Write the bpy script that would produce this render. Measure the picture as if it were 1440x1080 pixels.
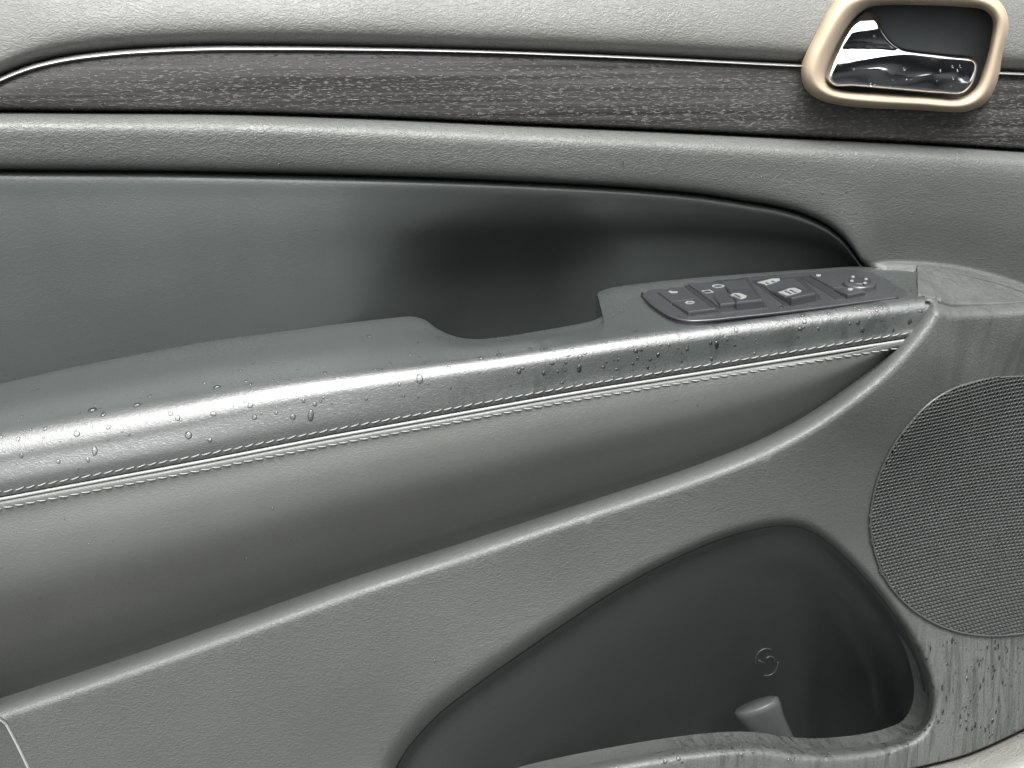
import bpy, bmesh, math, random
import numpy as np
from mathutils import Vector, Matrix
from mathutils.bvhtree import BVHTree
from mathutils.geometry import delaunay_2d_cdt

random.seed(7); rng = np.random.default_rng(7)
scene = bpy.context.scene
for o in list(bpy.data.objects): bpy.data.objects.remove(o)
col = scene.collection

# ------------------------------------------------------------------ camera
PITCH, YAW, ROLL, DIST, HFOV = map(float, (24, 10, 0.8, 0.52, 56))
p_, y_, r_ = (math.radians(a) for a in (PITCH, YAW, ROLL))
FW = np.array([math.sin(y_)*math.cos(p_), math.cos(y_)*math.cos(p_), -math.sin(p_)])
RT = np.cross(FW, [0, 0, 1.]); RT /= np.linalg.norm(RT); UP = np.cross(RT, FW)
RT, UP = RT*math.cos(r_)+UP*math.sin(r_), UP*math.cos(r_)-RT*math.sin(r_)
CAM = -FW*DIST; TH = math.tan(math.radians(HFOV)/2)
cam = bpy.data.cameras.new('camera'); camo = bpy.data.objects.new('camera', cam); col.objects.link(camo)
cam.sensor_fit = 'HORIZONTAL'; cam.angle = math.radians(HFOV); cam.clip_start = 0.01; cam.clip_end = 500
M4 = Matrix(((RT[0], UP[0], -FW[0], CAM[0]), (RT[1], UP[1], -FW[1], CAM[1]), (RT[2], UP[2], -FW[2], CAM[2]), (0, 0, 0, 1)))
camo.matrix_world = M4
scene.camera = camo
scene.render.resolution_x, scene.render.resolution_y = 1024, 768

# ------------------------------------------------------------------ light: overcast daylight
SUN_EL, SUN_AZ = 67.0, 194.0           # azimuth measured from +Y clockwise: behind and left of the camera
w = bpy.data.worlds.new('World'); scene.world = w; w.use_nodes = True
nt = w.node_tree; nt.nodes.clear()
sky = nt.nodes.new('ShaderNodeTexSky'); sky.sky_type = 'NISHITA'; sky.sun_disc = False
sky.sun_elevation = math.radians(SUN_EL); sky.sun_rotation = math.radians(SUN_AZ)
sky.air_density = 1.0; sky.dust_density = 6.0; sky.ozone_density = 1.0
hs = nt.nodes.new('ShaderNodeHueSaturation'); hs.inputs['Saturation'].default_value = 0.12
bg = nt.nodes.new('ShaderNodeBackground'); bg.inputs['Strength'].default_value = 0.15
wo = nt.nodes.new('ShaderNodeOutputWorld')
nt.links.new(sky.outputs[0], hs.inputs['Color']); nt.links.new(hs.outputs[0], bg.inputs[0]); nt.links.new(bg.outputs[0], wo.inputs[0])
sun = bpy.data.lights.new('sun', 'SUN'); sun.energy = 1.5; sun.angle = math.radians(54); sun.color = (1, 0.985, 0.955)
suno = bpy.data.objects.new('sun', sun); col.objects.link(suno)
az = math.radians(SUN_AZ); el = math.radians(SUN_EL)
sd = Vector((math.sin(az)*math.cos(el), math.cos(az)*math.cos(el), math.sin(el)))
suno.rotation_euler = sd.to_track_quat('Z', 'Y').to_euler()
vs = scene.view_settings; vs.view_transform = 'Standard'; vs.look = 'None'; vs.gamma = 1; vs.use_curve_mapping = False
vs.exposure = 1.76
cy = scene.cycles; cy.use_denoising = True; cy.max_bounces = 6; cy.diffuse_bounces = 2; cy.glossy_bounces = 3; cy.transmission_bounces = 5; cy.caustics_reflective = False; cy.caustics_refractive = False

# ------------------------------------------------------------------ helpers
def at(px, py, Y, dz=0.0):
    """point of the door at depth Y seen at a place of the 1440x1080 photograph"""
    d = FW + RT*((px-720)/720*TH) - UP*((py-540)/720*TH)
    k = (Y-CAM[1])/d[1]
    q = CAM + d*k
    return np.array([q[0], q[1], q[2]+dz])
def project(q):
    v = np.asarray(q)-CAM; f = v@FW
    return 720+(v@RT)/f/TH*720, 540-(v@UP)/f/TH*720
def ray(px, py):
    d = FW + RT*((px-720)/720*TH) - UP*((py-540)/720*TH)
    return Vector(CAM), Vector(d).normalized()
def sstep(a, b, x):
    t = np.clip((np.asarray(x, float)-a)/(b-a), 0, 1); return t*t*(3-2*t)
def lerp(a, b, t): return a+(b-a)*t
def spl(pts):
    """monotone cubic through (x, y) points"""
    X = np.array([p[0] for p in pts], float); Yv = np.array([p[1] for p in pts], float)
    h = np.diff(X); d = np.diff(Yv)/h; m = np.zeros_like(X)
    m[0], m[-1] = d[0], d[-1]
    for i in range(1, len(X)-1):
        m[i] = 0 if d[i-1]*d[i] < 0 else (h[i]*d[i-1]+h[i-1]*d[i])/(h[i]+h[i-1])
    def f(x):
        x = np.asarray(x, float); i = np.clip(np.searchsorted(X, x)-1, 0, len(X)-2)
        t = np.clip((x-X[i])/h[i], -5, 6); tt = t*t; t3 = tt*t
        r = (2*t3-3*tt+1)*Yv[i]+(t3-2*tt+t)*h[i]*m[i]+(-2*t3+3*tt)*Yv[i+1]+(t3-tt)*h[i]*m[i+1]
        r = np.where(x < X[0], Yv[0]+m[0]*(x-X[0]), r); r = np.where(x > X[-1], Yv[-1]+m[-1]*(x-X[-1]), r)
        return r
    return f
def smooth_curve(pts, n, closed=False):
    """centripetal Catmull-Rom, resampled to even arc length, any dimension"""
    P = np.array(pts, float)
    if closed: P = np.vstack([P[-1], P, P[0], P[1]])
    else: P = np.vstack([2*P[0]-P[1], P, 2*P[-1]-P[-2]])
    out = []
    for i in range(1, len(P)-2):
        p0, p1, p2, p3 = P[i-1], P[i], P[i+1], P[i+2]
        t0 = 0; t1 = t0+max(np.linalg.norm(p1-p0), 1e-9)**.5; t2 = t1+max(np.linalg.norm(p2-p1), 1e-9)**.5; t3 = t2+max(np.linalg.norm(p3-p2), 1e-9)**.5
        for t in np.linspace(t1, t2, 14, endpoint=False):
            a1 = (t1-t)/(t1-t0)*p0+(t-t0)/(t1-t0)*p1; a2 = (t2-t)/(t2-t1)*p1+(t-t1)/(t2-t1)*p2; a3 = (t3-t)/(t3-t2)*p2+(t-t2)/(t3-t2)*p3
            b1 = (t2-t)/(t2-t0)*a1+(t-t0)/(t2-t0)*a2; b2 = (t3-t)/(t3-t1)*a2+(t-t1)/(t3-t1)*a3
            out.append((t2-t)/(t2-t1)*b1+(t-t1)/(t2-t1)*b2)
    out.append(P[-2]); out = np.array(out)
    s = np.concatenate([[0], np.cumsum(np.linalg.norm(np.diff(out, axis=0), axis=1))])
    q = np.linspace(0, s[-1], n+(1 if closed else 0))
    r = np.stack([np.interp(q, s, out[:, k]) for k in range(out.shape[1])], 1)
    return r[:-1] if closed else r
def inside(poly, P):
    P = np.asarray(P, float); r = np.zeros(len(P), bool); n = len(poly); j = n-1
    for i in range(n):
        xi, yi = poly[i]; xj, yj = poly[j]
        c = ((yi > P[:, 1]) != (yj > P[:, 1]))
        if yj != yi: r ^= c & (P[:, 0] < (xj-xi)*(P[:, 1]-yi)/(yj-yi)+xi)
        j = i
    return r
def dist_to(line, P, closed=False):
    L = np.asarray(line, float); P = np.asarray(P, float)
    A = L if closed else L[:-1]; B = np.roll(L, -1, 0) if closed else L[1:]
    best = np.full(len(P), 1e9)
    for a, b in zip(A, B):
        ab = b-a; t = np.clip(((P-a)@ab)/max(ab@ab, 1e-9), 0, 1)
        best = np.minimum(best, np.linalg.norm(P-(a+t[:, None]*ab), axis=1))
    return best

BASE = Vector((0.0, 0.03, -0.30))
door = bpy.data.objects.new('car_door', None); col.objects.link(door); door.location = BASE
door['label'] = 'open car door seen from inside, wet black and grey trim with armrest and speaker'
door['category'] = 'car door'
def mesh(name, verts, faces, m, parent=None, smooth=True, local=False):
    me = bpy.data.meshes.new(name); me.from_pydata([tuple(float(c) for c in v) for v in verts], [], [tuple(int(k) for k in f) for f in faces]); me.update()
    if smooth:
        for p in me.polygons: p.use_smooth = True
    if m: me.materials.append(m)
    o = bpy.data.objects.new(name, me); col.objects.link(o)
    if parent is not None:
        o.parent = parent
        if parent is door: o.location = -BASE
    return o
def fix_normals(o, toward=None):
    bm = bmesh.new(); bm.from_mesh(o.data); bmesh.ops.recalc_face_normals(bm, faces=bm.faces)
    if toward is not None:
        s = 0
        for f in bm.faces: s += f.normal.dot(Vector(toward)-f.calc_center_median())*f.calc_area()
        if s < 0: bmesh.ops.reverse_faces(bm, faces=bm.faces)
    bm.to_mesh(o.data); bm.free()
def across(rows3, sub):
    """rows3: list of (n,3) arrays; Catmull-Rom across the rows"""
    R = [2*rows3[0]-rows3[1]]+list(rows3)+[2*rows3[-1]-rows3[-2]]
    out = []
    for i in range(1, len(R)-2):
        d01 = np.maximum(np.linalg.norm(R[i]-R[i-1], axis=1), 1e-6)**.5; d12 = np.maximum(np.linalg.norm(R[i+1]-R[i], axis=1), 1e-6)**.5; d23 = np.maximum(np.linalg.norm(R[i+2]-R[i+1], axis=1), 1e-6)**.5
        t0 = 0; t1 = d01; t2 = t1+d12; t3 = t2+d23
        for k in range(sub):
            t = t1+(t2-t1)*k/sub
            c = lambda u, a, b: ((b-u)/(b-a))[:, None]
            a1 = c(t, 0*t1, t1)*R[i-1]+(1-c(t, 0*t1, t1))*R[i]; a2 = c(t, t1, t2)*R[i]+(1-c(t, t1, t2))*R[i+1]; a3 = c(t, t2, t3)*R[i+1]+(1-c(t, t2, t3))*R[i+2]
            b1 = c(t, 0*t1, t2)*a1+(1-c(t, 0*t1, t2))*a2; b2 = c(t, t1, t3)*a2+(1-c(t, t1, t3))*a3
            out.append(c(t, t1, t2)*b1+(1-c(t, t1, t2))*b2)
    out.append(R[-2]); return out
def row(xs, ys, Y, dz=0.0):
    ys = np.broadcast_to(ys, np.shape(xs)); Y = np.broadcast_to(Y, np.shape(xs)); dz = np.broadcast_to(dz, np.shape(xs))
    return np.array([at(x, y, d, e) for x, y, d, e in zip(xs, ys, Y, dz)])
def loft(name, rows3, m, parent, sub=5, closed=False):
    G = across(rows3, sub); n = len(G[0]); V = np.vstack(G); F = []
    for i in range(len(G)-1):
        for j in range(n if closed else n-1):
            k = (j+1) % n
            F.append((i*n+j, (i+1)*n+j, (i+1)*n+k, i*n+k))
    o = mesh(name, V, F, m, parent); fix_normals(o, CAM); return o
def region(name, outer, holes, Yf, step, m, parent, rings=(2, 5, 9, 14, 20), wall=None):
    """smooth sheet over a traced outline: Yf(P) gives its depth. wall: (dY, dz) turns the border back"""
    polys = [np.asarray(outer, float)]+[np.asarray(h, float) for h in holes]
    V = []; E = []
    for P in polys:
        s = len(V); V += [tuple(p) for p in P]; E += [(s+i, s+(i+1) % len(P)) for i in range(len(P))]
    nb = len(V); extra = []
    for P in polys:
        T = np.roll(P, -1, 0)-np.roll(P, 1, 0); N = np.stack([-T[:, 1], T[:, 0]], 1); N /= np.maximum(np.linalg.norm(N, axis=1), 1e-9)[:, None]
        for r in rings: extra += [P+N*r, P-N*r]
    ex = np.vstack(extra) if extra else np.zeros((0, 2))
    lo = polys[0].min(0); hi = polys[0].max(0)
    gx, gy = np.meshgrid(np.arange(lo[0], hi[0], step), np.arange(lo[1], hi[1], step)); gr = np.stack([gx.ravel(), gy.ravel()], 1)
    gr = gr+rng.uniform(-.15, .15, gr.shape)*step
    def keep(Q, gap):
        k = inside(polys[0], Q)
        for h in polys[1:]: k &= ~inside(h, Q)
        Q = Q[k]
        for P in polys:
            if len(Q): Q = Q[dist_to(P, Q, True) > gap]
        return Q
    ex = keep(ex, min(rings)*.7 if rings else 1); gr = keep(gr, (max(rings) if rings else 0)+step*.4)
    allp = V+[tuple(p) for p in ex]+[tuple(p) for p in gr]
    r = delaunay_2d_cdt([Vector(p) for p in allp], E, [], 0, 1e-5)
    P2 = np.array([tuple(v) for v in r[0]]); T = np.array([tuple(f) for f in r[2]])
    c = P2[T].mean(1); k = inside(polys[0], c)
    for h in polys[1:]: k &= ~inside(h, c)
    T = T[k]; Yv = Yf(P2)
    V3 = [at(x, y, d) for (x, y), d in zip(P2, Yv)]; F = [tuple(t) for t in T]
    if wall:
        base = r[3]; idx = {}
        for i, src in enumerate(base):
            for s in src: idx.setdefault(s, i)
        s = 0
        for P in polys:
            ids = [idx.get(s+i, s+i) for i in range(len(P))]; s += len(P)
            b = len(V3); V3 += [V3[i]+np.array([0, wall[0], wall[1]]) for i in ids]
            F += [(ids[i], ids[(i+1) % len(ids)], b+(i+1) % len(ids), b+i) for i in range(len(ids))]
    o = mesh(name, V3, F, m, parent); fix_normals(o, CAM); return o
def tube(pts, r, seg=8, closed=False):
    P = np.array(pts, float); n = len(P); V = []; F = []
    rr = np.broadcast_to(r, (n,))
    for i in range(n):
        a = P[(i-1) % n] if closed or i > 0 else P[i]; b = P[(i+1) % n] if closed or i < n-1 else P[i]
        t = (b-a)/max(np.linalg.norm(b-a), 1e-9); u = np.cross(t, [0, -1., 0.3]); u /= np.linalg.norm(u); v = np.cross(t, u)
        for k in range(seg):
            g = 2*math.pi*k/seg; V.append(P[i]+(u*math.cos(g)+v*math.sin(g))*rr[i])
    for i in range(n if closed else n-1):
        for k in range(seg):
            j = (i+1) % n; F.append((i*seg+k, i*seg+(k+1) % seg, j*seg+(k+1) % seg, j*seg+k))
    if not closed: F += [tuple(range(seg))[::-1], tuple(range((n-1)*seg, n*seg))]
    return V, F
def tps(ctrl):
    C = np.array(ctrl, float); P = C[:, :2]/500; n = len(C)
    U = lambda r2: np.where(r2 > 0, r2*np.log(np.maximum(r2, 1e-12)), 0)
    K = U(((P[:, None]-P[None])**2).sum(2))+np.eye(n)*2e-3; Q = np.hstack([np.ones((n, 1)), P])
    A = np.zeros((n+3, n+3)); A[:n, :n] = K; A[:n, n:] = Q; A[n:, :n] = Q.T
    s = np.linalg.solve(A, np.concatenate([C[:, 2], np.zeros(3)]))
    def f(X):
        X = np.atleast_2d(np.asarray(X, float))/500
        return U(((X[:, None]-P[None])**2).sum(2))@s[:n]+s[n]+X@s[n+1:]
    return f

# ------------------------------------------------------------------ materials
class NB:
    def __init__(s, name):
        s.m = bpy.data.materials.new(name); s.m.use_nodes = True; s.t = s.m.node_tree; s.b = s.t.nodes['Principled BSDF']
        s.co = s.t.nodes.new('ShaderNodeTexCoord').outputs['Object']
    def n(s, typ, ins=None, **kw):
        k = s.t.nodes.new(typ)
        for a, v in kw.items(): setattr(k, a, v)
        for a, v in (ins or {}).items():
            if isinstance(v, bpy.types.NodeSocket): s.t.links.new(v, k.inputs[a])
            else: k.inputs[a].default_value = v
        return k
    def map(s, scale=(1, 1, 1), rot=(0, 0, 0)):
        return s.n('ShaderNodeMapping', {'Vector': s.co, 'Scale': scale, 'Rotation': rot}).outputs[0]
    def noise(s, vec, scale, detail=3, rough=.5, dist=0):
        return s.n('ShaderNodeTexNoise', {'Vector': vec, 'Scale': scale, 'Detail': detail, 'Roughness': rough, 'Distortion': dist}).outputs[0]
    def ramp(s, v, a, b, lo=0., hi=1., typ='SMOOTHSTEP'):
        return s.n('ShaderNodeMapRange', {'Value': v, 'From Min': a, 'From Max': b, 'To Min': lo, 'To Max': hi}, interpolation_type=typ).outputs[0]
    def math(s, op, a, b=0.0, c=0.0):
        return s.n('ShaderNodeMath', {0: a, 1: b, 2: c}, operation=op).outputs[0]
    def mix(s, f, a, b):
        k = s.t.nodes.new('ShaderNodeMix'); k.data_type = 'RGBA'
        for i, v in ((0, f), (6, a), (7, b)):
            if isinstance(v, bpy.types.NodeSocket): s.t.links.new(v, k.inputs[i])
            else: k.inputs[i].default_value = v if not isinstance(v, tuple) or len(v) == 4 else (*v, 1)
        return k.outputs[2]
    def bump(s, h, dist, strength=1.0, prev=None):
        ins = {'Height': h, 'Distance': dist, 'Strength': strength}
        if prev is not None: ins['Normal'] = prev
        return s.n('ShaderNodeBump', ins).outputs[0]
    def set(s, **kw):
        for a, v in kw.items():
            a = a.replace('_', ' ')
            if isinstance(v, bpy.types.NodeSocket): s.t.links.new(v, s.b.inputs[a])
            else: s.b.inputs[a].default_value = (*v, 1) if isinstance(v, tuple) and len(v) == 3 else v
        return s.m
    def sep(s): return s.n('ShaderNodeSeparateXYZ', {0: s.co}).outputs
def grain(nb, size, depth, stretch=(1, 1, 1.8), rot=.55):
    v = nb.map((stretch[0]/size, 1/size, stretch[2]/size), (0, rot, 0))
    n = nb.noise(v, .5, 2, .55, .9)
    ridge = nb.ramp(nb.math('ABSOLUTE', nb.math('SUBTRACT', n, .5)), 0, .13)
    n2 = nb.noise(v, 1.5, 1, .5, .5)
    return nb.bump(nb.math('ADD', ridge, nb.math('MULTIPLY', n2, .8)), depth)
def leather(name, colr, rough, size, depth, wet=False):
    nb = NB(name); g = grain(nb, size, depth)
    big = nb.noise(nb.map((9, 9, 9)), 1.0, 4)
    c = nb.mix(nb.ramp(big, .3, .7), colr, tuple(k*.82 for k in colr))
    rg = nb.ramp(nb.noise(nb.map((22, 22, 40)), 1, 3), .3, .75, rough-.05, rough+.08)
    return nb.set(Base_Color=c, Roughness=rg, Normal=g)
def plastic(name, colr, rough, size=.0011, depth=.00012, streak=False, spec=.5):
    nb = NB(name); g = grain(nb, size, depth, (1, 1, 1.2), .2)
    big = nb.noise(nb.map((7, 7, 7)), 1.0, 4)
    c = nb.mix(nb.ramp(big, .3, .7), colr, tuple(k*.85 for k in colr))
    r = nb.ramp(nb.noise(nb.map((30, 30, 12)), 1, 3), .3, .75, rough-.05, rough+.07)
    if streak:
        X, Y, Z = nb.sep()
        st = nb.noise(nb.map((230, 60, 11)), 1.0, 3, .6, .5)
        st2 = nb.noise(nb.map((620, 120, 30)), 1.0, 2, .6, .4)
        mk = nb.math('MULTIPLY', nb.ramp(X, .165, .215), nb.math('MAXIMUM', nb.ramp(Z, -.10, -.15), nb.math('MULTIPLY', nb.ramp(Z, -.02, .015), .55)))
        low = nb.math('MULTIPLY', nb.ramp(X, .06, .10), nb.ramp(Z, -.165, -.178))
        mk = nb.math('MAXIMUM', mk, low)
        wetm = nb.math('MULTIPLY', mk, nb.math('MAXIMUM', nb.ramp(st, .46, .68), nb.math('MULTIPLY', nb.ramp(st2, .50, .66), .7)))
        c = nb.mix(wetm, c, tuple(k*.6 for k in colr)); r = nb.math('SUBTRACT', r, nb.math('MULTIPLY', wetm, .26))
        g = nb.bump(wetm, .00006, 1.0, g)
    return nb.set(Base_Color=c, Roughness=r, Normal=g, Specular_IOR_Level=spec)
def plain(name, colr, rough, metal=0.0, var=.12, spec=.5, **kw):
    nb = NB(name); v = nb.noise(nb.map((60, 60, 60)), 1, 4)
    c = nb.mix(nb.ramp(v, .3, .7), colr, tuple(k*(1-var) for k in colr)); r = nb.ramp(v, .3, .7, max(rough-.03, 0), rough+.03)
    return nb.set(Base_Color=c, Roughness=r, Metallic=metal, Specular_IOR_Level=spec, **kw)

M_pad = leather('grey_leather', (.113, .115, .108), .50, .0017, .00010)
M_roll = leather('grey_leather_roll', (.080, .085, .080), .46, .0016, .00010)
M_insert = plastic('soft_insert', (.046, .052, .050), .44, .0010, .00003)
M_hard = plastic('hard_plastic', (.074, .079, .075), .52, .0013, .00010, streak=True)
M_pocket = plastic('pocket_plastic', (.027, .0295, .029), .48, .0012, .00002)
M_black = plain('black_plastic', (.018, .019, .020), .42)
M_dark = plain('shell_black', (.012, .012, .013), .6)
M_switch = plain('switch_plastic', (.032, .034, .036), .24)
M_white = plain('white_print', (.15, .157, .155), .5, var=.05)
M_bezel = plain('champagne_paint', (.37, .30, .22), .52, metal=.0, var=.06)
M_chrome = plain('chrome', (.80, .81, .82), .06, metal=1.0, var=.02)
M_edge = plain('bright_edge', (.62, .62, .60), .30, metal=.6)  # pale silver; on the wood strip it paints the bevel's sky glint
M_pipe = plain('piping_vinyl', (.19, .195, .188), .4)
M_cup = plain('cup_plastic', (.11, .12, .125), .38)
M_rib = plain('rib_plastic', (.06, .064, .063), .42)
M_thread = plain('grey_thread', (.18, .185, .18), .6)
M_kick = leather('pale_lower_trim', (.20, .20, .185), .5, .003, .0002)
M_grille = plain('grille_metal', (.056, .060, .058), .38, metal=.0)
# smooth vinyl of the armrest, with a wetted band along its front shoulder towards the right
nb = NB('armrest_vinyl'); g = grain(nb, .0011, .00003, (1, 1, 1.6), .3)
X, Y, Z = nb.sep()
c0 = (.042, .046, .045)
n1 = nb.noise(nb.map((70, 45, 32)), 1, 4, .62, .5); n2 = nb.noise(nb.map((240, 150, 110)), 1, 3, .6, .4)
band = nb.math('MULTIPLY', nb.ramp(X, -.09, .02), nb.math('MULTIPLY', nb.ramp(Y, -.045, -.062), 1.0))
wet = nb.math('MULTIPLY', band, nb.math('MAXIMUM', nb.ramp(n1, .50, .64), nb.math('MULTIPLY', nb.ramp(n2, .55, .70), .4)))
cw = nb.mix(wet, nb.mix(nb.ramp(nb.noise(nb.map((12, 12, 12)), 1, 4), .3, .7), c0, (.037, .041, .040)), (.028, .032, .031))
rr = nb.math('SUBTRACT', nb.ramp(nb.noise(nb.map((26, 26, 26)), 1, 4), .3, .7, .26, .33), nb.math('MULTIPLY', wet, .02))
g = nb.bump(wet, .00006, 1.0, g)
M_arm = nb.set(Base_Color=cw, Roughness=rr, Normal=g, Specular_IOR_Level=.95)
M_bol = plastic('bolster_vinyl', (.070, .073, .069), .38, .0010, .00004)
# dark open-pore wood
nb = NB('open_pore_wood'); v = nb.map((1/.0030, 1/.004, 1/.00065), (0, .03, 0))
f1 = nb.noise(v, 1.0, 2, .5, .35); f2 = nb.noise(nb.map((5, 20, 420)), 1, 4, .6); f3 = nb.noise(nb.map((18, 18, 26)), 1, 3)
fl = nb.math('MULTIPLY', nb.ramp(f1, .56, .64), nb.ramp(f3, .30, .60, .25, 1))
cb = nb.mix(nb.ramp(f2, .3, .7), (.066, .064, .061), (.024, .023, .022))
M_wood = nb.set(Base_Color=nb.mix(fl, cb, (.100, .098, .094)), Roughness=nb.ramp(fl, 0, 1, .27, .45), Normal=nb.bump(nb.math('ADD', fl, nb.math('MULTIPLY', f2, .4)), .0002))
nb = NB('rain_water'); M_water = nb.m
fr_ = nb.n('ShaderNodeFresnel', {'IOR': 1.45}).outputs[0]; gl = nb.n('ShaderNodeBsdfGlossy', {'Color': (1, 1, 1, 1), 'Roughness': .02}); tr = nb.n('ShaderNodeBsdfTransparent', {'Color': (.93, .94, .94, 1)})
mx = nb.n('ShaderNodeMixShader', {0: nb.math('MULTIPLY', fr_, 1.0), 1: tr.outputs[0], 2: gl.outputs[0]}); nb.t.links.new(mx.outputs[0], nb.t.nodes['Material Output'].inputs[0])
nb = NB('wet_asphalt'); M_ground = nb.set(Base_Color=nb.mix(nb.noise(nb.map((3, 3, 3)), 1, 6), (.022, .023, .025), (.05, .05, .05)), Roughness=.4)

# ------------------------------------------------------------------ ground far below the door (seen only in the chrome)
o = mesh('ground', [(-150, -150, -.75), (150, -150, -.75), (150, 150, -.75), (-150, 150, -.75)], [(0, 1, 2, 3)], M_ground, None, False)
o['kind'] = 'structure'

# ------------------------------------------------------------------ the car the door hangs on: right of and behind the camera, shades the door and shows in the chrome
cu = np.array([-math.cos(math.radians(68)), -math.sin(math.radians(68)), 0]); cn = np.array([-cu[1], cu[0], 0]); ch_ = np.array([.56, .06, 0])
CV = []; CF = []
def cbox(u0, u1, n0, n1, z0, z1, tp=0.0):
    s = len(CV)
    for z, k in ((z0, 0), (z1, tp)):
        for u_, n_ in ((u0+k, n0+k), (u1-k, n0+k), (u1-k, n1-k), (u0+k, n1-k)): CV.append(ch_+cu*u_+cn*n_+np.array([0, 0, z]))
    CF.extend([tuple(s+i for i in f) for f in ((0, 3, 2, 1), (4, 5, 6, 7), (0, 1, 5, 4), (1, 2, 6, 5), (2, 3, 7, 6), (3, 0, 4, 7))])
cbox(-.05, 3.0, 0, 1.6, -.60, -.30); cbox(-1.3, -.05, 0, 1.6, -.60, .10, .05); cbox(-.05, .25, .05, 1.55, -.30, .14, .03)
cbox(.15, 2.8, .12, 1.48, .56, .63, .05)
for n0, n1 in ((.03, .13), (1.47, 1.57)):
    cbox(-.03, .09, n0, n1, -.30, .60); cbox(1.05, 1.22, n0, n1, -.30, .60); cbox(2.3, 2.5, n0, n1, -.30, .60)
cbox(0, 3.0, 1.50, 1.58, -.30, .14); cbox(1.15, 3.0, .0, .08, -.30, .14)
for n0 in (.22, .85):
    cbox(.45, 1.0, n0, n0+.5, -.30, -.02, .02); cbox(.88, 1.06, n0, n0+.5, -.02, .38, .03); cbox(.92, 1.02, n0+.13, n0+.37, .40, .54, .02)
o = mesh('car_body', CV, CF, plain('car_paint_dark', (.11, .113, .118), .35), None, False); o['kind'] = 'structure'

# ------------------------------------------------------------------ traced lines of the door
Ttop = spl([(-140, 185), (-60, 143), (0, 108), (40, 92), (90, 80), (150, 72), (240, 66), (330, 64), (500, 66), (700, 71), (900, 79), (1125, 90), (1420, 101), (1580, 108)])
Tbot = spl([(-140, 157), (0, 156), (150, 157), (300, 158), (500, 164), (700, 173), (900, 182), (1100, 192), (1300, 202), (1440, 211), (1580, 219)])
Lb = spl([(-140, 239), (0, 240), (300, 243), (600, 251), (800, 260), (900, 266), (1000, 276), (1050, 284), (1100, 293), (1140, 306), (1170, 322), (1190, 340), (1205, 360), (1218, 376), (1250, 374), (1330, 378), (1400, 393), (1440, 406), (1580, 462)])
Ab = spl([(-140, 573), (0, 540), (100, 517), (200, 497), (300, 479), (400, 466), (480, 456), (580, 446), (700, 430), (838, 412), (950, 394), (1050, 386), (1150, 379), (1215, 375), (1320, 368)])
Hl = spl([(-140, 647), (0, 622), (200, 586), (400, 549), (600, 522), (720, 506), (900, 479), (1100, 453), (1300, 428), (1400, 416)])
Sm = spl([(-140, 728), (0, 702), (150, 674), (300, 646), (450, 617), (600, 590), (800, 554), (1000, 522), (1150, 498), (1290, 476), (1400, 460)])
Rim = spl([(-140, 1035), (0, 988), (100, 955), (200, 921), (350, 868), (500, 815), (650, 766), (800, 716), (900, 684), (1000, 650), (1080, 617), (1150, 578), (1200, 542), (1240, 508), (1270, 475), (1290, 450), (1303, 430), (1310, 418)])
XS = np.linspace(-140, 1580, 150)

# ------------------------------------------------------------------ upper pad, wood strip, roll
t = Ttop(XS)
loft('upper_pad', [row(XS, -150, .050), row(XS, -70, .018), row(XS, lerp(-70, t, .45), .004), row(XS, t-34, -.0015), row(XS, t-17, -.001), row(XS, t-7, .003), row(XS, t-2, .008), row(XS, t+3, .018)], M_pad, door)
b = Tbot(XS); xt = XS
wd = np.maximum(b-t, 2)
trim = loft('wood_trim', [row(XS, t+2, .010), row(XS, t+3.5, .0045), row(XS, t+7, .0025), row(XS, lerp(t, b, .4), .0008), row(XS, lerp(t, b, .8), .0015), row(XS, b-5, .0028), row(XS, b-1.5, .006), row(XS, b+1, .016)], M_wood, door, 4)
wl = lerp(2.1, 1.25, sstep(250, 700, XS))
loft('trim_edge_glint', [row(XS, t-.6, .010), row(XS, t+.4*wl, .0045), row(XS, t+1.4*wl, .0012), row(XS, t+2.6*wl, -.0008), row(XS, t+3.6*wl, .0004), row(XS, t+4*wl, .006)], M_edge, trim, 3).location = (0, 0, 0)  # added pale strip: sky reflection on the wood's top bevel, put into colour
l = Lb(XS); sr = sstep(1203, 1240, XS)
def YY(a, r): return lerp(a, r, sr)
loft('lower_roll', [row(XS, b+1, .016), row(XS, b+3, .006), row(XS, b+9, -.003), row(XS, b+22, -.0085), row(XS, lerp(b+22, l-14, .5), YY(-.0090, -.008)),
                    row(XS, l-14, YY(-.0078, -.003)), row(XS, l-6, YY(-.0058, -.003)), row(XS, l-1.5, YY(.002, -.006)), row(XS, l+YY(1.5, lerp(13, 5, sstep(1296, 1325, XS))), YY(.014, lerp(-.0098, -.0172, sstep(1285, 1315, XS))))], M_roll, door)

# ------------------------------------------------------------------ recessed insert with the back of the pull cup
XI = np.concatenate([np.linspace(-140, 1100, 90), np.linspace(1108, 1217, 24)])
li = Lb(XI); ai = Ab(XI); dp = .025*sstep(400, 760, XI); cupd = .026*sstep(480, 680, XI)*(1-sstep(770, 900, XI))
loft('insert_panel', [row(XI, li-3, .016), row(XI, li+.5, .006), row(XI, li+3.5, -.0005), row(XI, li+8, -.0030), row(XI, lerp(li+8, ai, .12), -.0045+.18*dp), row(XI, lerp(li+8, ai, .3), -.0058+.5*dp+.05*cupd), row(XI, lerp(li+8, ai, .5), -.006+.85*dp+.32*cupd),
                      row(XI, lerp(li+8, ai, .75), -.0055+dp+.80*cupd), row(XI, ai, -.003+dp+cupd), row(XI, ai+60, .002+dp+cupd), row(XI, ai+190, .006+dp+cupd)], M_insert, door)

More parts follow.
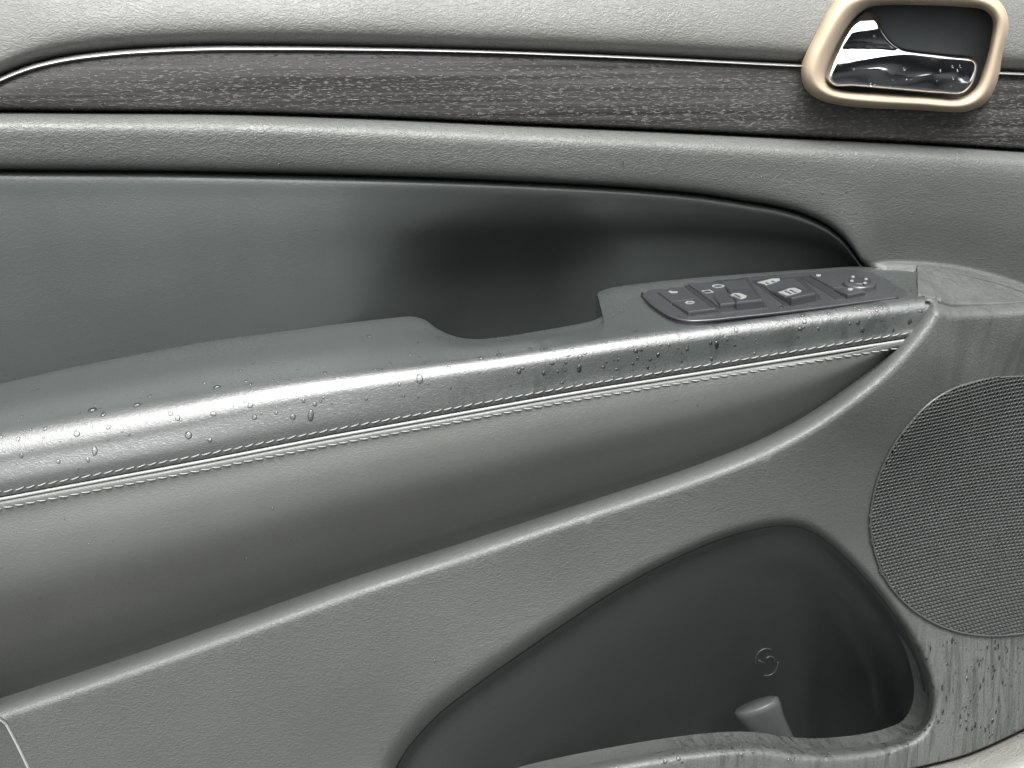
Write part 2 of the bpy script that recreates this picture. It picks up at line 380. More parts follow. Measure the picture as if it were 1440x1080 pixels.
# ------------------------------------------------------------------ armrest top with pull cup notch, piping and stitches
st = [(-140, 573, -140), (-60, 554, -60), (0, 540, 0), (100, 517, 100), (200, 497, 200), (300, 479, 300), (400, 466, 400), (480, 456, 480), (550, 448, 550), (580, 446, 582), (598, 451, 605), (614, 463, 628), (637, 474, 652), (668, 479, 682), (702, 476, 714), (760, 467, 765), (815, 457, 808), (838, 451, 826), (850, 443, 838), (851, 434, 846), (844, 424, 855), (839, 415, 864), (850, 408, 880), (882, 402, 908), (950, 394, 962), (1050, 386, 1052), (1150, 379, 1152), (1215, 376, 1222), (1240, 380, 1246), (1270, 382, 1276), (1302, 386, 1307)]
n_st = 8
def rail(pts):
    P = np.array(pts, float); out = []
    for i in range(len(P)-1):
        p0 = P[max(i-1, 0)]; p1 = P[i]; p2 = P[i+1]; p3 = P[min(i+2, len(P)-1)]
        l01 = np.linalg.norm(p1-p0)+1e-6; l12 = np.linalg.norm(p2-p1)+1e-6; l23 = np.linalg.norm(p3-p2)+1e-6
        m1 = ((p1-p0)/l01+(p2-p1)/l12)*.5*l12 if i > 0 else (p2-p1); m2 = ((p2-p1)/l12+(p3-p2)/l23)*.5*l12 if i < len(P)-2 else (p2-p1)
        for k in range(n_st):
            u = k/n_st; out.append((2*u**3-3*u*u+1)*p1+(u**3-2*u*u+u)*m1+(-2*u**3+3*u*u)*p2+(u**3-u*u)*m2)
    out.append(P[-1]); return np.array(out)
rear = rail([(a, b_) for a, b_, c in st]); fx = np.interp(np.arange((len(st)-1)*n_st+1)/n_st, np.arange(len(st)), [c for a, b_, c in st])
h = Hl(fx); s_ = Sm(fx)
r_c = lerp(.0165, .0075, sstep(150, 750, fx)); YF = lerp(-.0715, -.0732, sstep(450, 950, fx))
P50 = np.array([at(x, y, YF+.357*r) for x, y, r, YF in zip(fx, h, r_c, YF)])
cen_ = P50+np.stack([0*r_c, r_c*math.cos(math.radians(50)), -r_c*math.sin(math.radians(50))], 1)
ang = lambda a: cen_+np.stack([0*r_c, -r_c*math.cos(math.radians(a)), r_c*math.sin(math.radians(a))], 1)
Yr = -.058*(rear[:, 1]-Ab(rear[:, 0]))/(Hl(rear[:, 0])-Ab(rear[:, 0]))
Yr = np.minimum(Yr, 0)
R0 = np.array([at(x, y, d, -.055) for (x, y), d in zip(rear, Yr+.004)])
R0b = np.array([at(x, y, d, -.006) for (x, y), d in zip(rear, Yr+.0015)])
R1 = np.array([at(x, y, d, 0) for (x, y), d in zip(rear, Yr)])
Hs = ang(86)
R1b = R1+(Hs-R1)*.06+np.array([0, 0, .0012])
bul = np.stack([0*fx, 0*fx, 1-sstep(720, 880, fx)], 1); R2 = R1+(Hs-R1)*.38+bul*.002; R3 = R1+(Hs-R1)*.75+bul*.0025
arm = loft('armrest', [R0, R0b, R1, R1b, R2, R3, Hs, ang(72), ang(58), ang(44), ang(30), ang(17), row(fx, lerp(h, s_, .68), -.0742), row(fx, s_-9, -.0751), row(fx, s_-4.5, -.0752), row(fx, s_-2, -.0735), row(fx, s_, -.069)], M_arm, door)
xs = np.linspace(-140, 1330, 160)
V, F = tube(row(xs, Sm(xs)+.3, -.0752), .0008, 10); pip = mesh('piping', V, F, M_pipe, arm); fix_normals(pip)
# lower front panel of the armrest
XB = np.linspace(-140, 1330, 140); sm = Sm(XB); bb = np.maximum(Rim(np.minimum(XB, 1309)), sm+16); yb = lerp(-.056, -.072, np.clip(XB/1300, -.1, 1)); am = .0060*np.clip((bb-sm)/260, 0, 1)
bol = loft('lower_bolster', [row(XB, sm+.5, -.069), row(XB, sm+2.2, -.0735), row(XB, sm+5, -.0766), row(XB, lerp(sm, bb, .09), -.0774-.1*am), row(XB, lerp(sm, bb, .25), -.0775-.75*am), row(XB, lerp(sm, bb, .45), -.0775-am), row(XB, lerp(sm, bb, .68), lerp(-.0775-am, yb, .30)), row(XB, lerp(sm, bb, .86), lerp(-.0775-am, yb, .66)), row(XB, bb, yb), row(XB, bb+70, yb+.006)], M_bol, door)
# stitches: one mesh shared by every stitch
V, F = tube([(-.0020, 0, 0), (-.0014, -.00045, 0), (0, -.0006, 0), (.0014, -.00045, 0), (.0020, 0, 0)], [.00015, .0003, .00035, .0003, .00015], 6)
sme = bpy.data.meshes.new('stitch'); sme.from_pydata([tuple(v) for v in V], [], F); sme.materials.append(M_thread)
for p in sme.polygons: p.use_smooth = True
for off, par, yd in ((lambda x: -10-.0*x, arm, -.0756), (lambda x: 12.5-3.5*np.clip(x/1100, 0, 1), bol, -.0776)):
    xx = np.linspace(-20, 1320, 900); line = row(xx, Sm(xx)+off(xx), yd)
    s = np.concatenate([[0], np.cumsum(np.linalg.norm(np.diff(line, axis=0), axis=1))]); k = 0
    dep = bpy.context.evaluated_depsgraph_get()
    bv = BVHTree.FromPolygons([v.co for v in par.data.vertices], [p.vertices[:] for p in par.data.polygons])
    while k*.0047 < s[-1] and k < 149:
        q = [np.interp(k*.0047, s, line[:, a]) for a in range(3)]; q2 = [np.interp(k*.0047+.002, s, line[:, a]) for a in range(3)]
        px, py = project(q)
        if px > 1284: break
        hit = bv.ray_cast(Vector(CAM), (Vector(q)-Vector(CAM)).normalized())
        o = bpy.data.objects.new('stitch', sme); col.objects.link(o); o.parent = par
        o.location = hit[0] if hit[0] is not None else q
        d = Vector(q2)-Vector(q); o.rotation_euler = (0, -math.atan2(d.z, d.x)+(.16 if par is bol else -.16)+random.uniform(-.05, .05), 0); k += 1

# ------------------------------------------------------------------ hard lower panel with pocket opening
pocket_top = [(556, 1086), (568, 1062), (588, 1036), (620, 1003), (680, 957), (740, 915), (800, 874), (870, 829), (940, 791), (1000, 764), (1050, 748), (1095, 740), (1125, 742), (1155, 757), (1190, 787), (1225, 824), (1255, 862), (1280, 903), (1295, 940), (1302, 975)]
pocket_low = [(1299, 1005), (1286, 1026), (1260, 1038), (1220, 1047), (1160, 1052), (1120, 1050), (1080, 1044), (1040, 1043), (980, 1048), (900, 1060), (820, 1075), (760, 1088), (680, 1108), (600, 1118), (562, 1110)]
PK = smooth_curve(pocket_top+pocket_low, 260, True)
panelY = tps([(0, 1020, -.084), (300, 915, -.086), (600, 812, -.088), (900, 712, -.090), (1100, 640, -.092), (1215, 570, -.092), (1285, 500, -.088), (1312, 440, -.084), (0, 1120, -.084), (300, 1100, -.088), (500, 1080, -.089), (500, 950, -.090),
              (800, 850, -.090), (1000, 740, -.090), (1110, 715, -.088), (1210, 760, -.076), (1270, 860, -.074), (1330, 700, -.066), (1440, 540, -.064), (1440, 880, -.064), (1235, 640, -.080), (1360, 480, -.075), (1440, 470, -.070), (1322, 500, -.084), (1420, 428, -.070),
              (1320, 960, -.082), (1430, 960, -.074), (1300, 1062, -.094), (1100, 1075, -.102), (900, 1090, -.104), (700, 1120, -.100), (1500, 700, -.06)])
rim_x = np.concatenate([np.linspace(-30, 1200, 90), np.linspace(1206, 1303, 26)])
rim_line = np.stack([rim_x, Rim(rim_x)], 1)
top_edge = smooth_curve([(1303, 430), (1307, 421), (1315, 419), (1322, 426), (1335, 431), (1370, 430), (1410, 428), (1450, 425), (1580, 420)], 40)
right = [(1580, 500+40*i) for i in range(12)]
kick = smooth_curve([(1580, 965), (1510, 992), (1440, 1025), (1394, 1047), (1353, 1063), (1298, 1077), (1230, 1092), (1100, 1115), (900, 1145), (600, 1170), (300, 1180), (75, 1160)], 90)
left = smooth_curve([(75, 1160), (42, 1080), (20, 1035), (6, 1012), (-12, 1006), (-30, Rim(-30))], 20)
outer = np.vstack([rim_line, top_edge[1:], right, kick, left[1:-1]])
low_line = smooth_curve(pocket_low, 120); upp_line = smooth_curve(pocket_top[:-2], 120)
def edge_k(P):
    P = np.asarray(P, float)
    return np.where(P[:, 0] > 1130, sstep(850, 990, P[:, 1]), (dist_to(low_line, P) < dist_to(upp_line, P)).astype(float))
def panel_depth(P):
    P = np.asarray(P, float); Yv = panelY(P)
    d = dist_to(rim_line, P); Yv = Yv+.020*np.clip(1-d/25, 0, 1)**2.5
    d = dist_to(top_edge[2:], P); Yv = Yv+.014*np.clip(1-d/16, 0, 1)**2
    d = dist_to(PK, P, True); k = edge_k(P)
    ra = 12+16*(1-sstep(600, 980, P[:, 0])); Yv = Yv+lerp(.008, .022, k)*np.clip(1-d/lerp(ra, 17, k), 0, 1)**2
    return Yv
low = region('lower_panel', outer, [PK], panel_depth, 11, M_hard, door, (2, 5, 9, 14, 20, 26), (.012, -.004))
# shelf to the right of the switches
xs = np.linspace(1290, 1580, 60); te = np.interp(xs, [1270, 1303, 1312]+[q[0] for q in top_edge if q[0] > 1318], [420, 422, 424]+[q[1] for q in top_edge if q[0] > 1318])
ye = np.where(xs < 1316, -.064, panel_depth(np.stack([xs, te], 1))); rl = Lb(xs); dz = 1-sstep(1310, 1400, xs); tm = np.maximum(te, rl+16)
loft('side_shelf', [row(xs, rl-2, .004), row(xs, rl-1, -.008, dz*.0003), row(xs, rl+5, -.0165, dz*.0002), row(xs, rl+12, -.024, dz*.0003), row(xs, lerp(rl+12, tm, .35), lerp(-.024, ye, .35), dz*.0008), row(xs, lerp(rl+12, tm, .7), lerp(-.024, ye, .7), dz*.0012), row(xs, tm-2, ye+.0004, dz*.0010), row(xs, tm+2, ye+.0002), row(xs, tm+9, ye+.004)], M_hard, door)
# pocket bowl
pk_out = smooth_curve(pocket_top, 150); bowl = np.vstack([pk_out, smooth_curve([(1302, 975), (1304, 1020), (1296, 1075), (1230, 1130), (1000, 1185), (700, 1230), (560, 1190), (545, 1130), (556, 1086)], 70)[1:-1]])
lf = smooth_curve(pocket_top[:12], 90); rt = smooth_curve(pocket_top[11:], 60)
def bowl_depth(P):
    P = np.asarray(P, float); Yv = panelY(P)+.007+.015*sstep(850, 990, P[:, 1])*sstep(1130, 1160, P[:, 0])
    dl = dist_to(lf, P); dr = dist_to(rt, P)
    a = sstep(0, 330, dl)*.95+.05*sstep(0, 20, dl); b_ = .35*sstep(0, 22, dr)+.65*sstep(16, 75, dr)
    return Yv+.095*np.minimum(a, 1)*b_*np.clip(.35+.65*sstep(560, 900, P[:, 0]), 0, 1)+.004*np.minimum(sstep(0, 10, dl), sstep(0, 10, dr))
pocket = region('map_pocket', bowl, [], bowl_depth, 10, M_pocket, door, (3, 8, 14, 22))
# pale lower trim at the right bottom corner and the door edge at the left bottom corner
xk = np.linspace(1000, 1600, 60); ky = np.interp(xk, kick[::-1, 0], kick[::-1, 1]); kY = np.array([panelY([(x, y)])[0] for x, y in zip(xk, ky)])
loft('lower_trim', [row(xk, ky-2, kY+.018), row(xk, ky+1, kY+.008), row(xk, ky+6, kY-.002), row(xk, ky+20, kY-.016), row(xk, ky+60, kY-.040), row(xk, ky+140, kY-.05)], M_kick, door)
yy = np.linspace(985, 1200, 28); lx = np.interp(yy, left[::-1, 1], left[::-1, 0])
lx = np.where(yy < 985, -6, lx)
loft('door_edge', [np.array([at(x+dx, y, d) for x, y in zip(lx, yy)]) for dx, d in ((8, -.060), (0, -.070), (-3, -.0755), (-7, -.075), (-30, -.071), (-120, -.05))], M_roll, door)
V, F = tube([at(x-1.5, y, -.078) for x, y in zip(lx[1:], yy[1:])], .0009, 8); mesh('edge_bead', V, F, M_edge, door)

# ------------------------------------------------------------------ speaker grille
GP = [(1224, 735), (1228, 700), (1238, 665), (1256, 628), (1280, 595), (1310, 565), (1345, 545), (1390, 533), (1440, 530), (1490, 538), (1540, 575), (1570, 650), (1575, 740), (1550, 820), (1510, 865), (1460, 886), (1400, 894), (1350, 889), (1310, 874), (1275, 850), (1246, 815), (1230, 775)]
GC = smooth_curve(GP, 120, True)
gr = region('speaker_grille', GC, [], lambda P: panelY(P)-.0006, 16, M_black, door, (4,), (.004, 0))
Gw = [at(x, y, float(panelY([(x, y)])[0])-.0012) for x, y in GC]
V, F = tube(Gw, .0006, 8, True); rim = mesh('grille_rim', V, F, M_grille, gr); fix_normals(rim)
pit = .00265; cx = np.array(Gw)[:, [0, 2]]; lo = cx.min(0); hi = cx.max(0); V = []; F = []
sites = []
for j in range(int((hi[1]-lo[1])/(pit*.866))+1):
    for i in range(int((hi[0]-lo[0])/pit)+2):
        sites.append((lo[0]+i*pit+(j % 2)*pit/2, lo[1]+j*pit*.866))
sites = np.array(sites); sites = sites[inside(cx, sites)]
def world_on_panel(x, z, out):
    Yc = -.055
    for _ in range(3):
        Yc = float(panelY([project((x, Yc, z))])[0])
    return np.array([x, Yc-out, z])
for x, z in sites:
    c = world_on_panel(x, z, .0016); s0 = len(V)
    for rad, dy in ((pit*.577, .0003), (pit*.46, 0.0), (pit*.38, .0004), (pit*.36, .0014)):
        for k in range(6):
            a = math.pi/6+k*math.pi/3; V.append(c+np.array([rad*math.cos(a), dy, rad*math.sin(a)]))
    for q in range(3):
        for k in range(6):
            F.append((s0+q*6+k, s0+q*6+(k+1) % 6, s0+(q+1)*6+(k+1) % 6, s0+(q+1)*6+k))
pf = mesh('perforated_mesh', V, F, M_grille, gr); pf['kind'] = 'stuff'; fix_normals(pf)

# ------------------------------------------------------------------ ray targets for things lying on surfaces
def bvh(*obs):
    V = []; F = []
    for o in obs:
        s = len(V); V += [v.co.copy() for v in o.data.vertices]; F += [tuple(s+i for i in p.vertices) for p in o.data.polygons]
    return BVHTree.FromPolygons(V, F)
B_arm = bvh(arm); B_pock = bvh(pocket)

# ------------------------------------------------------------------ window switches on the armrest
pts = []
for x in np.linspace(900, 1250, 12):
    for f in (.2, .5, .8):
        y = lerp(float(Ab(x)), float(Hl(x)), f); hh = B_arm.ray_cast(*ray(x, y))
        if hh[0] is not None: pts.append(np.array(hh[0]))
pts = np.array(pts); cen = pts.mean(0); nrm = np.linalg.svd(pts-cen)[2][2]; nrm = nrm*np.sign(nrm[2])
def onp(px, py, hgt=0.0):
    o_, d = ray(px, py); o_ = np.array(o_); d = np.array(d); c = cen+nrm*hgt
    return o_+d*((c-o_)@nrm/(d@nrm))
def prism(name, poly, h0, h1, m, parent, bev=.0006, curve=0, lift=None):
    P = np.array(poly, float)
    if curve: P = smooth_curve(P, curve, True)
    B0 = np.array([onp(x, y, h1) for x, y in P]); n = len(B0); c = B0.mean(0)
    ins = lambda A, d: A+(c-A)/np.maximum(np.linalg.norm(c-A, axis=1), 1e-6)[:, None]*d
    lf_ = np.zeros(n) if lift is None else np.array(lift)
    top = lambda A, hgt: A+nrm*(hgt-h1)+nrm*lf_[:, None]
    V = np.vstack([B0+nrm*(h0-h1), top(B0, h1-bev), top(ins(B0, bev*.35), h1-bev*.3), top(ins(B0, bev), h1)]); F = []
    for k in range(3):
        for i in range(n): F.append((k*n+i, k*n+(i+1) % n, (k+1)*n+(i+1) % n, (k+1)*n+i))
    F.append(tuple(3*n+i for i in range(n)))
    o = mesh(name, V, F, m, parent, False); fix_normals(o)
    for p in o.data.polygons: p.use_smooth = len(p.vertices) == 4 and curve > 0
    return o
H0 = .0014
sw_out = [(903, 413), (918, 405), (960, 398), (1050, 389), (1140, 382), (1205, 379), (1232, 385), (1262, 401), (1278, 412), (1268, 418.5), (1200, 427), (1110, 438), (1030, 447), (985, 452), (962, 451), (940, 444), (920, 432), (907, 421)]
swp = prism('switch_panel', sw_out, -.006, H0, M_switch, door, .0008, 90)
rl_ = smooth_curve([(903, 413), (911, 423), (924, 433.5), (943, 445), (965, 451), (990, 451), (1050, 445), (1130, 436), (1200, 427), (1262, 418.5)], 60)
V, F = tube([onp(x, y, H0+.0002) for x, y in rl_], .00075, 8); o = mesh('panel_rim', V, F, M_switch, swp); fix_normals(o)
def well(poly): prism('switch_well', poly, 0, H0+.00025, M_black, swp, .0002)
well([(956, 397.5), (1052, 391), (1080, 433), (1012, 440)])
well([(1056, 394), (1124, 388.5), (1158, 421), (1104, 430)])
well([(1124, 389), (1141, 386.5), (1191, 418), (1176, 420.5)])
T = H0+.0010
prism('lock_switch', [(925, 410), (947, 405.5), (976, 420), (944, 424)], 0, T, M_switch, swp, .0006)
prism('lock_switch', [(945, 424.5), (977, 420.5), (1007, 435.5), (968, 440)], 0, T+.0004, M_switch, swp, .0007, lift=[0, 0, .0006, .0006])
prism('window_switch', [(967, 398.5), (1012, 395.5), (1050, 428), (1012, 432)], 0, T, M_switch, swp, .0006)
prism('window_switch', [(1014, 395.5), (1048, 393), (1072, 427), (1032, 430)], 0, T, M_switch, swp, .0006)
prism('switch_paddle', [(1000, 412), (1024, 409.5), (1046, 427), (1013, 430.5)], 0, T+.0006, M_switch, swp, .0009, lift=[-.0004, -.0004, .0010, .0010])
prism('switch_paddle', [(1024, 405), (1051, 402), (1072, 426), (1036, 430)], 0, T+.0014, M_switch, swp, .0009, lift=[-.0006, -.0006, .0018, .0018])
prism('window_switch', [(1064, 395.5), (1118, 390.5), (1147, 418), (1108, 425)], 0, T, M_switch, swp, .0006)
prism('switch_paddle', [(1083, 406), (1121, 400), (1147, 417), (1113, 424)], 0, T+.0014, M_switch, swp, .0009, lift=[-.0006, -.0006, .0018, .0018])
prism('mirror_switch', [(1139, 387), (1160, 385.5), (1192, 402), (1172, 405)], 0, T, M_switch, swp, .0006)
prism('mirror_switch', [(1173, 405.5), (1205, 401), (1217, 411), (1192, 416)], 0, T+.0006, M_switch, swp, .0007, lift=[0, 0, .0006, .0006])
ell = lambda x, y, a, b_, n=24, sk=0: [(x+a*math.cos(2*math.pi*i/n)+sk*math.sin(2*math.pi*i/n), y+b_*math.sin(2*math.pi*i/n)) for i in range(n)]
prism('mirror_knob', ell(1209, 396, 24, 7.5, 28, 3), 0, T+.0016, M_switch, swp, .0010, 40)
prism('knob_cap', ell(1209, 393.5, 17, 5, 28, 2), 0, T+.0021, M_black, swp, .0004, 40)
def icon_on(poly, hgt, quad, lift, m=M_white):
    A_ = np.hstack([np.array(quad, float), np.ones((len(quad), 1))]); k_ = np.linalg.lstsq(A_, np.array(lift), rcond=None)[0]
    prism('printed_symbol', poly, hgt-.0002, hgt+.00025, m, swp, .00005, 0, [float(np.array([x, y, 1])@k_) for x, y in poly])
def icon(poly, hgt, m=M_white): prism('printed_symbol', poly, hgt-.0002, hgt+.00025, m, swp, .00005)
icon([(940, 410), (942, 408.4), (945, 409.4), (953, 409.6), (953, 411.2), (944, 411.8)], T); icon([(963, 425), (966, 423.2), (974, 423), (977, 424.6), (974, 426.4), (966, 426.8)], T+.0007); icon([(967, 424.8), (973, 424.2), (974, 425), (968, 425.6)], T+.0009, M_black)
icon(ell(1010, 402, 9, 2.2), T); icon(ell(1010, 402, 5.5, 1.0), T+.0002, M_black); icon([(986, 408.8), (998, 407.2), (1004, 410.4), (993, 412)], T); icon([(989, 409.2), (997, 408.2), (1000, 410), (993, 411)], T+.0002, M_black)
icon_on([(1027, 415.5), (1031, 412.5), (1040, 412.5), (1050, 418), (1049, 421.5), (1042, 424)], T+.0016, [(1024, 405), (1051, 402), (1072, 426), (1036, 430)], [-.0006, -.0006, .0018, .0018])
icon_on([(1032, 415), (1034, 414.4), (1042, 420.4), (1040, 421)], T+.0019, [(1024, 405), (1051, 402), (1072, 426), (1036, 430)], [-.0006, -.0006, .0018, .0018], M_black)
icon([(1065, 397), (1076, 394), (1086, 391.6), (1096, 391.4), (1097, 394), (1088, 397.5), (1077, 401), (1075, 399)], T)
for q in ((1076, 397.5), (1084, 395.2)): icon([(q[0], q[1]), (q[0]+2, q[1]-.6), (q[0]+6, q[1]+1), (q[0]+4, q[1]+1.6)], T+.0002, M_black)
icon_on([(1094, 411), (1103, 408), (1109, 404.5), (1118, 404), (1127, 410), (1126, 413), (1114, 417), (1106, 418.5)], T+.0016, [(1083, 406), (1121, 400), (1147, 417), (1113, 424)], [-.0006, -.0006, .0018, .0018])
for q in ((1103, 409), (1110, 407.5)): icon_on([(q[0], q[1]), (q[0]+1.6, q[1]-.5), (q[0]+10, q[1]+6), (q[0]+8, q[1]+6.4)], T+.0019, [(1083, 406), (1121, 400), (1147, 417), (1113, 424)], [-.0006, -.0006, .0018, .0018], M_black)
icon(ell(1151, 386.8, 3.5, 1.4), T); icon(ell(1196, 406.5, 4, 1.7), T+.0010)
for q in ((1199.5, 389), (1218, 392), (1198, 394.5), (1216.5, 397.6)): icon(ell(q[0], q[1], 2.6, 1.3, 12), T+.0022)

# ------------------------------------------------------------------ inner door handle
hx = bpy.data.objects.new('door_handle', None); col.objects.link(hx); hx.parent = door; hx.location = -BASE
oL = smooth_curve([(1126, 104), (1131, 79), (1147, 46), (1166, 12), (1182, -7), (1210, -14), (1290, -15), (1375, -13), (1403, 0), (1417, 22), (1418, 48), (1410, 78), (1401, 120), (1386, 145), (1360, 157), (1289, 155), (1194, 150), (1153, 141), (1133, 126)], 140, True)
iL = smooth_curve([(1163, 109), (1167, 89), (1183, 53), (1201, 26), (1220, 11), (1245, 7), (1300, 7), (1350, 9), (1384, 14), (1396, 27), (1394, 55), (1384, 95), (1370, 126), (1351, 137), (1300, 135), (1240, 131), (1185, 127), (1167, 119)], 140, True)
def ringp(t_, Yv): return np.array([at(x, y, Yv) for x, y in lerp(oL, iL, t_)])
# begin both loops at the same corner
k = np.argmin(np.abs(oL[:, 0]-1126)+np.abs(oL[:, 1]-104)); oL = np.roll(oL, -k, 0)
k = np.argmin(np.linalg.norm(iL-np.array([1163, 109]), axis=1)); iL = np.roll(iL, -k, 0)
loft('handle_bezel', [ringp(-.06, .010), ringp(0, .002), ringp(.05, -.004), ringp(.2, -.0095), ringp(.45, -.0125), ringp(.72, -.0115), ringp(.92, -.008), ringp(1.0, -.003), ringp(1.02, .006), ringp(1.03, .024)], M_bezel, hx, 4, True).location = (0, 0, 0)
for nm in ('upper_pad', 'wood_trim', 'trim_edge_glint'):          # opening for the handle
    ob = bpy.data.objects[nm]; bm = bmesh.new(); bm.from_mesh(ob.data); hole = lerp(oL, iL, .55)
    fs = list(bm.faces); ins_ = inside(hole, [project(f.calc_center_median()) for f in fs]); kill = [f for f, k in zip(fs, ins_) if k]
    bmesh.ops.delete(bm, geom=kill, context='FACES'); bm.to_mesh(ob.data); bm.free()
cup = smooth_curve(lerp(oL, iL, .9)[::4], 60, True)
region('handle_cup', cup, [], lambda P: np.full(len(P), .012), 14, M_cup, hx, (4,))
LV = smooth_curve([(1164, 111), (1167, 96), (1175, 76), (1187, 51), (1202, 28), (1219, 14), (1231, 19), (1239, 35), (1250, 53), (1264, 65), (1285, 70), (1340, 76), (1368, 80), (1375, 88), (1373, 105), (1366, 121), (1352, 132), (1320, 132), (1260, 127), (1200, 122), (1172, 121)], 150, True)
fold = spl([(1160, 72), (1205, 69), (1260, 70), (1320, 76), (1380, 84)])
bot = spl([(1160, 117), (1200, 121), (1260, 125), (1350, 131), (1380, 131)])
def lever_depth(P):
    P = np.asarray(P, float); f = fold(P[:, 0]); t_ = (P[:, 1]-f)/(bot(P[:, 0])-f)
    Yv = np.where(t_ < 0, -.0085+.0066*np.clip(-t_, 0, 2)**1.8, 0)
    tt = np.clip(t_, 0, 1); bar = -.0085-.0045*np.sin(np.pi/2*np.clip(tt/.85, 0, 1)**.8)
    Yv = np.where(t_ >= 0, bar, Yv)
    d = dist_to(LV, P, True)
    return Yv+.003*np.clip(1-d/4, 0, 1)**2+.00025*np.sin(P[:, 0]/19+P[:, 1]/9)*np.clip(t_*2, 0, 1)
region('handle_lever', LV, [], lever_depth, 3.5, M_chrome, hx, (1, 2.5, 4.5, 7), (.008, 0))
# ------------------------------------------------------------------ rib and moulded mark inside the pocket
def tapered(name, secs, m, parent):
    n = 28; V = []; F = []
    for c, ax, ay in secs:
        for k in range(n):
            a = 2*math.pi*k/n; V.append(np.array(c)+np.array(ax)*math.cos(a)+np.array(ay)*math.sin(a))
    for i in range(len(secs)-1):
        for k in range(n): F.append((i*n+k, i*n+(k+1) % n, (i+1)*n+(k+1) % n, (i+1)*n+k))
    F.append(tuple(range((len(secs)-1)*n, len(secs)*n)))
    o = mesh(name, V, F, m, parent); fix_normals(o); return o
A = at(1063, 992, -.048); Bq = at(1108, 1075, -.040)
ax = np.array([.0122, 0, .0050]); ay = np.array([0, .0095, -.0065])
tapered('pocket_rib', [(lerp(Bq, A, -.3), ax*.95, ay), (lerp(Bq, A, .35), ax*.82, ay), (lerp(Bq, A, .75), ax*.90, ay), (lerp(Bq, A, .93), ax*1.04, ay*1.04), (A, ax*1.04, ay*1.02), (lerp(Bq, A, 1.02), ax*.93, ay*.9)], M_rib, door)
V = []; F = []
def addt(pl, r):
    s = len(V); a, b_ = tube(pl, r, 6); V.extend(a); F.extend([tuple(s+i for i in f) for f in b_])
def on_bowl(x, y):
    hm = B_pock.ray_cast(*ray(x, y))[0]; q = np.array(hm); return q+(CAM-q)/np.linalg.norm(CAM-q)*.0004
arc = lambda rx, ry, a0, a1, ox=0, oy=0: [on_bowl(1078+ox+rx*math.cos(a), 931+oy-ry*math.sin(a)) for a in np.linspace(a0, a1, 20)]
addt(arc(16, 19, 1.1, 3.3), .0005); addt(arc(16, 19, 4.5, 6.3), .0005); addt(arc(6, 5, -.5, 2.8, 5, -3), .0006); addt([on_bowl(1067, 928), on_bowl(1071, 931), on_bowl(1077, 931)], .0005)
mesh('moulded_mark', V, F, M_rib, door)

# ------------------------------------------------------------------ dark door shell behind the trim
V = []; F = []
x0, x1, y0, y1, z0, z1 = -.42, .46, .0, .12, -.33, .30
V = [(x0, y0, z0), (x1, y0, z0), (x1, y0, z1), (x0, y0, z1), (x0, y1, z0), (x1, y1, z0), (x1, y1, z1), (x0, y1, z1)]
F = [(4, 5, 6, 7), (0, 1, 5, 4), (1, 2, 6, 5), (2, 3, 7, 6), (3, 0, 4, 7)]
mesh('door_shell', V, F, M_dark, door, False)

# ------------------------------------------------------------------ rain drops lying on the trim
def dome(c, n, r, hgt, elong=1.0):
    n = np.array(n); u_ = np.cross(n, [1., 0, 0]); u_ /= np.linalg.norm(u_); w_ = np.cross(n, u_)   # u_ runs downhill on a tilted face
    V = []; F = []; N = 10; ph = rng.uniform(0, 6, 3); am = rng.uniform(0, .12, 3)
    for k, (s, hh) in enumerate(((1.0, -.15), (.98, .18), (.86, .55), (.6, .84), (.3, .97))):
        for i in range(N):
            a = 2*math.pi*i/N; wob = 1+am[0]*math.sin(2*a+ph[0])+am[1]*math.sin(3*a+ph[1])
            V.append(np.array(c)+(u_*math.sin(a)*elong+w_*math.cos(a))*r*s*wob+n*hgt*hh)
    V.append(np.array(c)+n*hgt)
    for k in range(4):
        for i in range(N): F.append((k*N+i, k*N+(i+1) % N, (k+1)*N+(i+1) % N, (k+1)*N+i))
    for i in range(N): F.append((4*N+i, 4*N+(i+1) % N, 5*N))
    F.append(tuple(range(N))[::-1])
    return V, F
B_all = bvh(*[o for o in bpy.data.objects if o.type == 'MESH' and o.parent is not None and o.parent in (door, hx) and o.name not in ('door_shell',)])
DV = []; DF = []
def drop(px, py, r, el=1.0, flat=.55):
    hh = B_all.ray_cast(*ray(px, py))
    if hh[0] is None: return
    n = np.array(hh[1]); n = n*np.sign((CAM-np.array(hh[0]))@n)
    a, b_ = dome(hh[0], n, r, r*flat, el); s = len(DV); DV.extend(a); DF.extend([tuple(s+i for i in f) for f in b_])
for _ in range(420):                    # armrest top and shoulder
    x = rng.uniform(0, 1300); f = rng.normal(1.0, .33)
    f = min(max(f, .25), 1.9)
    y = lerp(float(Ab(x)), float(Hl(x)), f) if f < 1 else lerp(float(Hl(x)), float(Sm(x)), f-1)
    if 590 < x < 860 and f < .8: continue
    drop(x, y, .0002+.0009*rng.random()**3.2, 1+.3*rng.random(), .45)
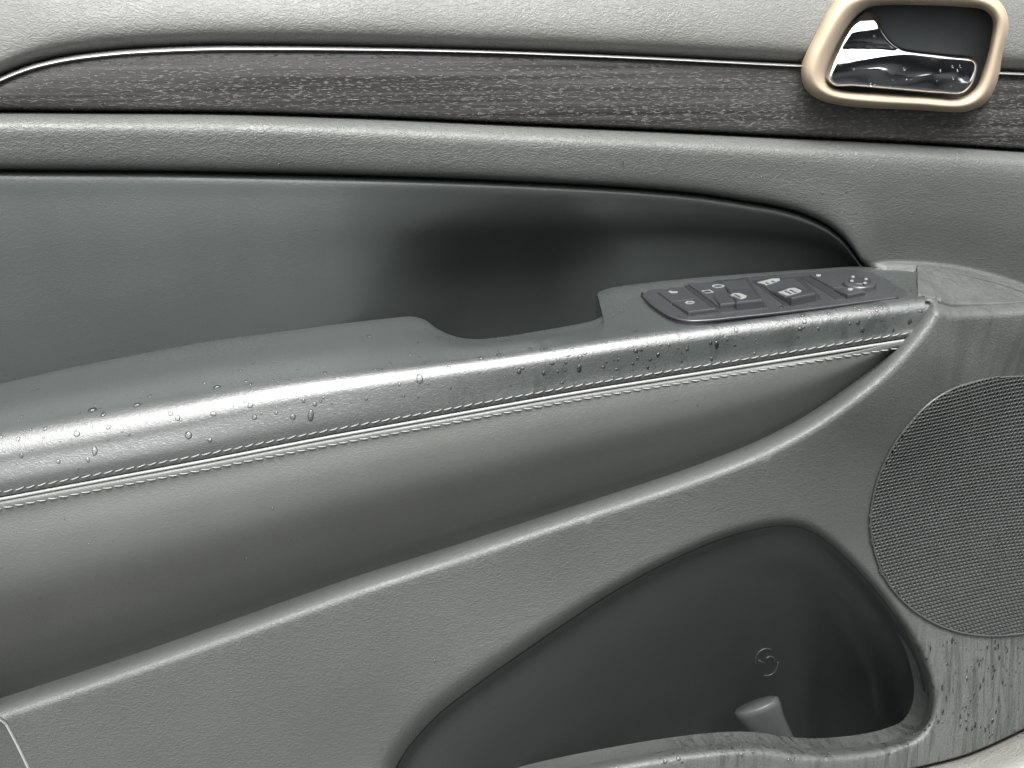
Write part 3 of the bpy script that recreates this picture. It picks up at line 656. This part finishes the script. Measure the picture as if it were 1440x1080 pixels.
for _ in range(110):                    # wet right half of the shoulder
    x = rng.uniform(700, 1305); f = rng.uniform(-.25, .75); y = lerp(float(Hl(x)), float(Sm(x)), f)
    drop(x, y, .00025+.0010*rng.random()**2.6, .8+1.1*rng.random()**2, .4)
for x, y, r, e in ((133, 634, .0012, 1.9), (265, 612, .0016, 1.1), (437, 584, .0014, 2.0), (108, 610, .0014, 1), (130, 577, .0019, .8), (193, 570, .0017, .8), (300, 582, .0013, 1), (250, 588, .0012, 1), (412, 586, .0013, 1), (352, 570, .0013, 1), (590, 533, .0015, 1.6), (305, 545, .0017, .7)): drop(x, y, r, e)
for _ in range(130):                    # bolster, speaker side and lower panel
    x, y = rng.uniform(0, 1440), rng.uniform(560, 1000)
    drop(x, y, .0002+.0004*rng.random()**2)
for _ in range(45):                     # chrome lever
    x, y = rng.uniform(1175, 1372), rng.uniform(35, 128)
    if inside(LV, [(x, y)])[0]: drop(x, y, .0003+.0006*rng.random()**2)
for _ in range(70):                     # wood strip and roll
    x = rng.uniform(0, 1440); drop(x, rng.uniform(float(Ttop(x))+5, float(Lb(x))-5), .0003+.0004*rng.random()**2)
for _ in range(120):                    # pocket lip and wet panel on the right
    x, y = rng.uniform(1300, 1440), rng.uniform(890, 1040); drop(x, y, .0003+.0005*rng.random(), 1+2.5*rng.random())
for _ in range(60):
    x = rng.uniform(830, 1290); y = np.interp(x, [q[0] for q in pocket_low[::-1]], [q[1] for q in pocket_low[::-1]])+rng.uniform(2, 22); drop(x, y, .0004+.0009*rng.random()**2)
dr = mesh('rain_droplets', DV, DF, M_water, None); fix_normals(dr)
dr['kind'] = 'stuff'; dr['label'] = 'clear rain droplets scattered over the armrest and trim'; dr['category'] = 'water drops'

for nm, lb in (('handle_bezel', 'champagne coloured rounded handle surround'), ('handle_lever', 'wet chrome pull lever'), ('wood_trim', 'dark open grain wood strip with pale flecks'), ('speaker_grille', 'dark perforated oval speaker cover'), ('lower_trim', 'pale trim in the bottom right corner')):
    bpy.data.objects[nm]['label'] = lb
